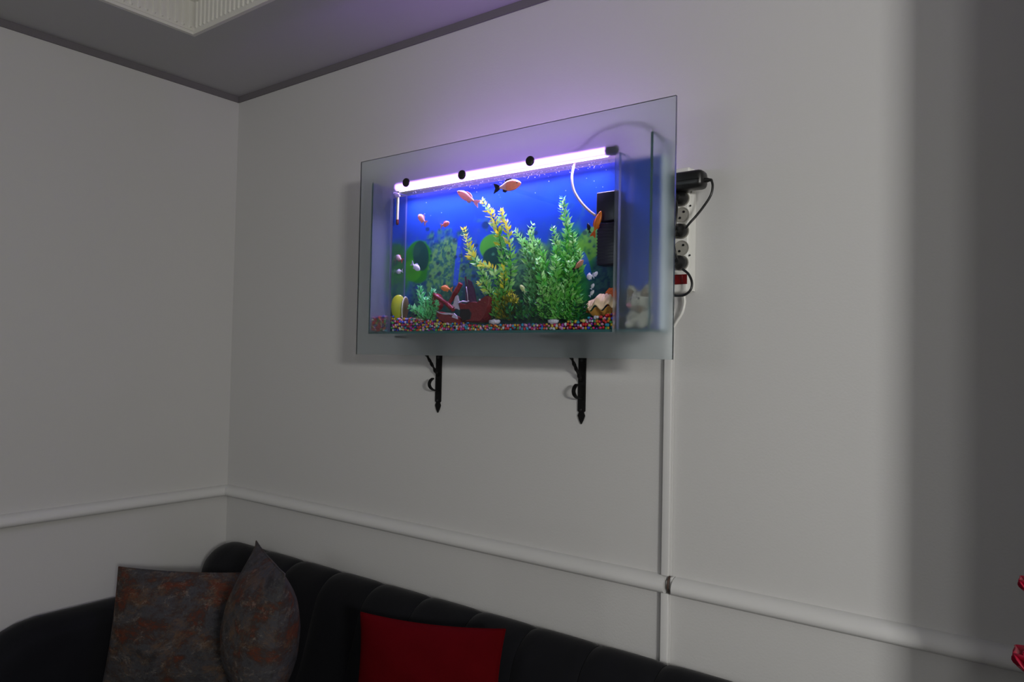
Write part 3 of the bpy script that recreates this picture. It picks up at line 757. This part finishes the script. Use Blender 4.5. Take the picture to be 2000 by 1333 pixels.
M_sail = mat('dark violet mast', (.06, .012, .06), .6, bump=.3, bscale=120)
MB().tube([W(912, 592, -.168), W(911, 560, -.168), W(909, 541, -.168)], [.0045, .004, .003], 8).build('mast', M_sail, wr, smooth=True, angle=50)
MB().slab([W(913, 545, -.17), W(920, 550, -.17), W(926, 566, -.17), (W(930, 590, -.17)), W(915, 592, -.17)], (0, .004, 0)).build('sail', M_sail, wr)
MB().tube([W(914, 590, -.175), W(913, 575, -.175), W(911, 560, -.175)], .0013, 6).build('rigging', M_crust, wr, smooth=True)
MB().slab([W(889, 580, -.2), W(892, 577, -.2), W(894, 587, -.2), W(899, 591, -.2), W(895, 596, -.2), W(898, 606, -.2), W(891, 603, -.2), W(886, 604, -.2), W(878, 597, -.2), W(885, 595, -.2)], (0, .008, 0)).build('crust', M_crust, wr)
MB().slab([W(864, 612, -.2085), W(874, 611, -.2085), W(884, 612, -.2085), (W(882, 615, -.2085)), W(868, 615, -.2085)], (0, .006, 0)).build('crust', M_crust, wr)
MB().slab([W(886, 612, -.2082), W(891, 617, -.2082), W(893, 624, -.2082), W(888, 622, -.2082), W(882, 620, -.2082)], (0, .005, 0)).build('crust', M_crust, wr)
MB().ball(W(937, 586, -.204), .0032, n=8, m=6).build('pearl', M_crust, wr, smooth=True)
MB().tube([W(895, 593, -.204), W(903, 589, -.205), (W(912, 590, -.205)), W(916, 588, -.205)], [.002, .0028, .0025, .0015], 7).build('crust', M_crust, wr, smooth=True)
MB().tube([W(851, 607, -.207), W(857, 611, -.208), W(866, 614, -.208)], [.0012, .0018, .0012], 6).build('crust', M_crust, wr, smooth=True)

# plush cat behind the frosted border, in the right-hand compartment
M_plush = mat('cream plush', (.78, .72, .60), .95, bump=.8, bscale=260, sheen=.4, spec=.05)
M_pink = mat('pink plush', (.75, .32, .40), .95, bump=.6, bscale=260)
M_brown = mat('brown plush', (.34, .24, .15), .95, bump=.6, bscale=260)
b0 = Vector(((CX1+.0155+AX1-.007)/2, -.179, AZ0+.0085))
pc = thing('plush_cat', b0, 'cream plush cat with two upright ears, blurred behind the frosted glass', 'plush toy')
MB().ball(b0+Vector((0, .0, .028)), (.037, .027, .0275), n=20, m=12).build('body', M_plush, pc, smooth=True)
MB().ball(b0+Vector((0, -.002, .073)), (.036, .026, .028), n=20, m=12).build('head', M_plush, pc, smooth=True)
for s in (-1, 1):
    e = MB(); e.lathe(b0+Vector((s*.019, -.002, .088)), (s*.25, 0, 1), [(0, .017), (.012, .014), (.024, .008), (.03, .002)], 14); e.build('ear', M_plush, pc, smooth=True)
    e = MB(); e.lathe(b0+Vector((s*.018+.003, -.014, .086)), (s*.25, -.1, 1), [(0, .010), (.010, .008), (.02, .002)], 12); e.build('inner_ear', M_brown, pc, smooth=True)
    MB().ball(b0+Vector((s*.017, -.021, .012)), (.013, .010, .0115), n=12, m=8).build('paw', M_plush, pc, smooth=True)
    MB().ball(b0+Vector((s*.012, -.0265, .078)), .003, n=8, m=6).build('eye', M_black, pc, smooth=True)
MB().ball(b0+Vector((-.018, -.022, .062)), (.009, .006, .007), n=12, m=8).build('cheek', M_pink, pc, smooth=True)
MB().ball(b0+Vector((.012, -.024, .050)), (.012, .006, .010), n=12, m=8).build('scarf', M_brown, pc, smooth=True)

# ------------------------------------------------------------------ fish
MF = {}
def fmat(c):
    if c not in MF: MF[c] = mat('fish scales %d' % len(MF), c, .35, var=.2, vscale=120, trans=.35)
    return MF[c]
M_eye = mat('fish eye', (.005, .005, .005), .2)
def fish(label, head, tail, Y, body, fin, hgt=.36, tailc=None, patch=None):
    h, t = P(*head, Y), P(*tail, Y); ax = (t-h); ln = ax.length; ax.normalize()
    n = Vector((0, -1, 0)); n = (n-ax*n.dot(ax)).normalized(); u = ax.cross(n).normalized()
    if u.z < 0: u = -u
    ctr = (h+t)/2
    root = thing('fish', ctr, label, 'fish', 'fish in the aquarium')
    g = []; prof = [(0, .05), (.05, .38), (.14, .70), (.26, .95), (.38, 1), (.5, .88), (.6, .62), (.68, .38), (.74, .27), (.78, .22)]
    for s, r in prof:
        row = []
        for k in range(12):
            a = 2*PI*k/12; row.append(h+ax*ln*s+u*math.sin(a)*r*hgt*ln*.5+n*math.cos(a)*r*hgt*ln*.28)
        g.append(row)
    b = MB().grid(g, closed_v=True); b.add(g[0], [tuple(range(12))]); b.add(g[-1], [tuple(range(12))[::-1]])
    bm = [fmat(body)]
    if patch: bm.append(fmat(patch))
    if patch:
        for i in range(len(b.f)):
            if 12*5 <= i < 12*9: b.mi[i] = 1
    b.build('body', bm, root, smooth=True)
    tm = fmat(tailc or fin); th = n*ln*.02
    q = lambda s, v: h+ax*ln*s+u*v*ln*hgt-th*.5
    MB().slab([q(.74, .09), q(.86, .32), q(1.0, .46), q(.95, .1), q(.93, 0), q(.95, -.1), q(1.0, -.46), q(.86, -.32), q(.74, -.09)], th).build('tail_fin', tm, root)
    MB().slab([q(.28, .42), q(.36, .60), q(.52, .60), q(.62, .40), q(.64, .26), q(.45, .36)], th).build('dorsal_fin', fmat(fin), root)
    MB().slab([q(.48, -.38), q(.57, -.56), q(.66, -.44), q(.66, -.22)], th).build('anal_fin', fmat(fin), root)
    for s in (1, -1):
        MB().ball(h+ax*ln*.11+u*hgt*ln*.10+n*s*hgt*ln*.13, ln*.024, n=8, m=6).build('eye', M_eye, root, smooth=True)
    return root
PK, PKF = (.98, .52, .50), (.9, .5, .62)
fish('long pink fish swimming up left of the yellow-tipped plant top', (893, 374), (936, 399), -.2, PK, PKF, .25)
fish('small pink fish, left one of the two below the lamp at left', (817, 420), (833, 437), -.195, PK, PKF, .46)
fish('small pink fish, right one of the two below the lamp at left', (878, 435), (860, 442), -.195, (.85, .3, .32), PKF, .46)
fish('orange and white fish with black tail just below the water surface', (1018, 358), (964, 369), -.195, (.8, .38, .24), (.02, .008, .02), .33, (.01, .006, .02), (.75, .55, .5))
fish('bright orange fish hanging head up in front of the filter', (1174, 412), (1157, 464), -.206, (.85, .24, .02), (.8, .12, .01), .26)
fish('reflection of a red and white fish at the left end above the shell', (773, 500), (787, 510), -.18, (.85, .6, .65), (.7, .08, .1), .5)  # solid fish standing for a reflection in the left pane
fish('reflection of a white fish at the left end, below the red and white one', (774, 532), (787, 529), -.18, (.85, .8, .88), (.7, .65, .8), .5)  # likewise a pane reflection given a solid body
fish('white fish in front of the dark leaf above the feathery plant', (820, 528), (803, 514), -.19, (.82, .78, .88), (.65, .6, .85), .42)
fish('small orange fish above the broken mast of the wreck', (861, 562), (884, 566), -.2, (.88, .35, .12), (.8, .35, .15), .38)
fish('pale yellow fish in front of the granite stone', (1016, 557), (1027, 573), -.2, (.75, .8, .35), (.6, .7, .4), .42)
fish('peach fish with black tail right of the dense plant clump', (1140, 508), (1118, 530), -.2, (.75, .36, .22), (.02, .015, .015), .34, (.01, .01, .015))
WH = (.9, .85, .9)
fish('upper left of the four small white fish above the clam', (1146, 542), (1160, 538), -.2, WH, (.7, .65, .8), .8)
fish('upper right of the four small white fish above the clam', (1167, 531), (1158, 543), -.195, WH, (.7, .65, .8), .5)
fish('lower right of the four small white fish above the clam', (1160, 554), (1154, 566), -.2, WH, (.7, .65, .8), .5)
fish('lowest of the four small white fish above the clam', (1160, 567), (1151, 580), -.2, WH, (.7, .65, .8), .42)
fish('small dark fish at the upper edge of the green leaf by the filter', (1148, 436), (1152, 456), -.175, (.015, .012, .03), (.01, .01, .02), .34)

# bubbles and splashes on the glass along the waterline
r = random.Random(11); b = MB()
for k in range(230):
    px = r.uniform(800, 1196); yl = 345-.155*(px-960)
    py = yl+abs(r.gauss(0, 1))*6+3
    if r.random() < .12: py = yl+r.uniform(5, 60)
    c = P(px, py, r.uniform(YI+.0035, YI+.012)); b.ball(c, r.uniform(.0006, .0017), n=6, m=4)
M_bub = mat('air bubble', (.8, .75, .95), .1, trans=.5)
tag(b.build('air_bubbles', M_bub, smooth=True), 'fine bubbles along the waterline of the aquarium', 'bubbles', kind='stuff')

# ------------------------------------------------------------------ wall brackets
def bracket(x, label):
    r_ = thing('shelf_bracket', (x, 0, 1.357), label, 'bracket', 'iron brackets under the aquarium')
    hw = .0125; z0 = 1.357
    o = [(-hw, 1.612), (-hw, z0+.040), (-hw*.62, z0+.036), (-hw*.95, z0+.026), (-hw*.55, z0+.012), (0, z0), (hw*.55, z0+.012), (hw*.95, z0+.026), (hw*.62, z0+.036), (hw, z0+.040), (hw, 1.612)]
    MB().slab([(x+a, -.0005, z) for a, z in o], (0, -.0055, 0)).build('wall_strap', M_iron, r_)
    MB().box((x-hw, -.205, 1.6125), (x+hw, -.0005, 1.6185)).build('shelf_arm', M_iron, r_)
    pth = [Vector((x, -.007-.101*t, 1.486+.122*t)) for t in [i/24 for i in range(25)]]
    b = MB(); b.tube(pth, [.0042+.0022*abs(math.sin(i*PI/6)) for i in range(25)], 4, twist=.42); b.build('twisted_strut', M_iron, r_)
    cu = [Vector((x, -.008-.042*math.sin(a), 1.458-.024*math.cos(a))) for a in [PI*.80*k/14 for k in range(15)]]
    b = MB()
    for sgn in (1,):
        pts = [(c + Vector((0, 0, 0))) for c in cu]
        lo = [p+Vector((-.006, 0, 0)) for p in pts]; hi = [p+Vector((.006, 0, 0)) for p in pts]
        nrm = []
        for i in range(len(pts)):
            t = (pts[min(i+1, len(pts)-1)]-pts[max(i-1, 0)]).normalized(); nrm.append(Vector((1, 0, 0)).cross(t)*.0022)
        g = [[lo[i]-nrm[i], hi[i]-nrm[i], hi[i]+nrm[i], lo[i]+nrm[i]] for i in range(len(pts))]
        b.grid(g, closed_v=True); b.add(g[0], [(0, 1, 2, 3)]); b.add(g[-1], [(3, 2, 1, 0)])
    b.build('scroll', M_iron, r_, smooth=True, angle=40)
    for z in (1.40, 1.55): MB().lathe((x, -.006, z), (0, -1, 0), [(0, .0045), (.0015, .004), (.0025, .002)], 12).build('screw', M_black, r_, smooth=True, angle=40)
bracket(1.281, 'black iron scroll bracket under the wreck end of the aquarium')
bracket(1.869, 'black iron scroll bracket under the plant end of the aquarium, nearer the trunking')

# ------------------------------------------------------------------ power strip
zt, zb = 2.085, 1.742
ps = thing('power_strip', (2.19, 0, zb), 'white vertical power strip on the wall beside the aquarium', 'power strip')
x0, x1, yf = 2.150, 2.222, -.042
MB().box((x0, yf, zb), (x1, -.0008, zt), bev=.006).build('body', M_whitepl, ps, smooth=True, angle=40)
def rimline(name, xx): MB().box((xx, -.03, zb+.004), (xx+.0035, -.0008, zt-.004)).build(name, M_whitepl, ps)
rimline('side_rib', x1+.0003)
sx = (P(1332, 420, yf).x)
zs = [P(1332, y, yf).z for y in (358, 389, 420, 452, 485, 514)]
M_sock = mat('grey socket well', (.34, .33, .29), .5)
for k, z in enumerate(zs):
    s = MB(); s.lathe((sx, yf+.0005, z), (0, -1, 0), [(0, .0215), (.002, .0215), (.0022, .0195), (.0007, .0185)], 24)
    o = s.build('socket', M_sock, ps, smooth=True, angle=40)
    for dx, dz in ((-.0055, -.008), (.0055, .008)):
        MB().lathe((sx+dx, yf-.0002, z+dz), (0, -1, 0), [(0, .0033), (.0018, .0033)], 10).build('pin_hole', M_black, o)
zsw = P(1332, 546, yf).z
sw = MB().box((sx-.018, yf-.003, zsw-.0135), (sx+.018, yf+.0005, zsw+.0135), bev=.001).build('switch', M_redpl, ps)
sw['label'] = 'red rocker switch'
MB().box((sx-.016, yf-.0055, zsw-.011), (sx+.006, yf-.0031, zsw+.011), bev=.001).build('rocker', M_redpl, sw)
for k, z in ((1, 2.061-.0), ):
    pass
for z in (P(1332, 404, yf).z, P(1332, 500, yf).z):
    MB().lathe((sx+.024, yf, z), (0, -1, 0), [(0, .003), (.001, .0025)], 10).build('screw', M_black, ps)
plugs = ('top', 'middle', 'lowest')
for k, (z, nm) in enumerate(((zs[1], 'round black plug just below the black adapter'), (zs[3], 'round black plug in the middle of the power strip'), (zs[5], 'round black plug just above the red switch'))):
    y0 = yf-.003
    t = thing('plug', (sx, y0, z), nm, 'plug', 'round black plugs in the power strip')
    MB().lathe((sx, y0, z), (0, -1, 0), [(0, .0185), (.003, .019), (.016, .019), (.020, .0165), (.026, .011), (.034, .008)], 24).build('body', M_black, t, smooth=True, angle=40)
    MB().tube([(sx, y0-.030, z), (sx, y0-.038, z-.006*(1 if k else -1)), (sx-.003, y0-.04, z-.016)], .0045, 8).build('cord_sleeve', M_black, t, smooth=True)
ad = thing('power_adapter', (2.235, -.0445, 2.03), 'bulky black power adapter across the top of the power strip', 'adapter')
b = MB().box((2.165, -.094, 2.012), (2.280, -.0445, 2.062), bev=.014); b.build('body', M_black, ad, smooth=True, angle=60)
MB().box((2.172, -.095, 2.034), (2.272, -.0435, 2.0355)).build('seam', M_iron, ad)
MB().lathe((2.278, -.07, 2.034), (1, 0, -.1), [(0, .007), (.008, .0065), (.014, .0045), (.020, .0035)], 12).build('strain_relief', M_black, ad, smooth=True, angle=40)
cab = spline([(2.297, -.07, 2.0325), P(1392, 364, -.07), P(1388, 382, -.072), P(1374, 404, -.075), P(1358, 424, -.08), P(1347, 436, -.085), P(1339, 446, -.082)], 8)
tag(MB().tube(cab, .0033, 8).build('adapter_cord', M_black, smooth=True), 'black adapter cord sweeping down to the middle plug', 'cord')
cab = spline([P(1336, 578, -.02), P(1337, 592, -.02), P(1332, 612, -.022), P(1320, 632, -.022), P(1308, 655, -.018), P(1300, 690, -.009)], 8)
tag(MB().tube(cab, .0042, 8).build('mains_cable', M_whitepl, smooth=True), 'white mains cable hanging from the power strip into the trunking', 'cable')

# cable trunking
tk = thing('cable_trunking', (2.156, 0, 0), 'white vertical cable trunking below the aquarium, crossing the chair rail', 'trunking')
for a, z0, z1 in ((0, .9585, 1.70), (1, .0, .910)):
    MB().box((2.146, -.004, z0), (2.169, -.0005, z1)).build('base', M_trim, tk)
    MB().box((2.1445, -.017, z0), (2.1665, -.0042, z1), bev=.0015).build('cover', M_trim, tk, smooth=True, angle=40)
MB().tube([(2.1685, -.010, .957), (2.1695, -.024, .947), (2.1695, -.026, .930), (2.1685, -.012, .9125)], .0030, 8).build('cable', mat('brown cable', (.07, .04, .03), .6), tk, smooth=True)
MB().box((2.1735, -.020, .9105), (2.1795, -.0005, .9575), bev=.001).build('filler', M_trim, tk)

# ------------------------------------------------------------------ floor vase with crimson flowers at the right edge
M_vase = mat('dark ceramic', (.03, .025, .03), .3)
M_petal = mat('crimson petal', (.42, .004, .035), .5, var=.2, vscale=30, trans=.15)
M_stem = mat('green stem', (.03, .1, .02), .6)
fvb = Vector((3.14, -1.06, 0))
vs = thing('floor_vase', fvb, 'tall dark floor vase standing right of the sofa', 'vase')
MB().lathe(fvb, (0, 0, 1), [(0, .075), (.01, .08), (.25, .105), (.45, .085), (.6, .05), (.68, .055), (.70, .06), (.70, .05), (.6, .04)], 24).build('body', M_vase, vs, smooth=True, angle=50)
MB().tube([fvb+Vector((.0601*math.cos(a), .0601*math.sin(a), .70)) for a in [2*PI*k/24 for k in range(25)]], .005, 6).build('rim', M_vase, vs, smooth=True)
def flower(c, rad, base, label):
    c = Vector(c)
    root = thing('artificial_flower', base, label, 'flower', 'crimson flowers in the floor vase')
    MB().tube(spline([base, base.lerp(c, .5)+Vector((.01, 0, 0)), c-Vector((0, 0, rad*.5))], 8), .003, 6).build('stem', M_stem, root, smooth=True)
    k = 0
    for ring_, (nr, rr, tilt) in enumerate(((6, 1, .5), (5, .8, .85), (4, .55, 1.2))):
        for j in range(nr):
            a = 2*PI*j/nr+ring_*.5; o = Vector((math.cos(a), math.sin(a), 0)); s = Vector((-math.sin(a), math.cos(a), 0))
            upv = (o*math.cos(tilt)+Z*math.sin(tilt)).normalized(); g = []
            for i in range(7):
                t = i/6; wd = rad*.80*math.sin(PI*(.12+.72*t))**.6*rr
                row = []
                for q in range(5):
                    v = -1+q/2; row.append(c-Z*rad*.35+upv*rad*rr*t+s*wd*v+Z*rad*.35*t*t*rr-o*wd*.3*(v*v)*-1*.4)
                g.append(row)
            p = MB().grid(g).build('petal', M_petal, root, smooth=True)
            so = p.modifiers.new('thickness', 'SOLIDIFY'); so.thickness = .0012
f0 = fvb+Vector((0, 0, .62))
flower((3.034, -1.0, 1.247), .026, f0+Vector((-.02, .01, 0)), 'lower crimson flower at the right edge, in front of the chair rail')
flower((3.030, -1.0, 1.325), .017, f0+Vector((.015, .01, 0)), 'upper small dark crimson flower at the right edge')
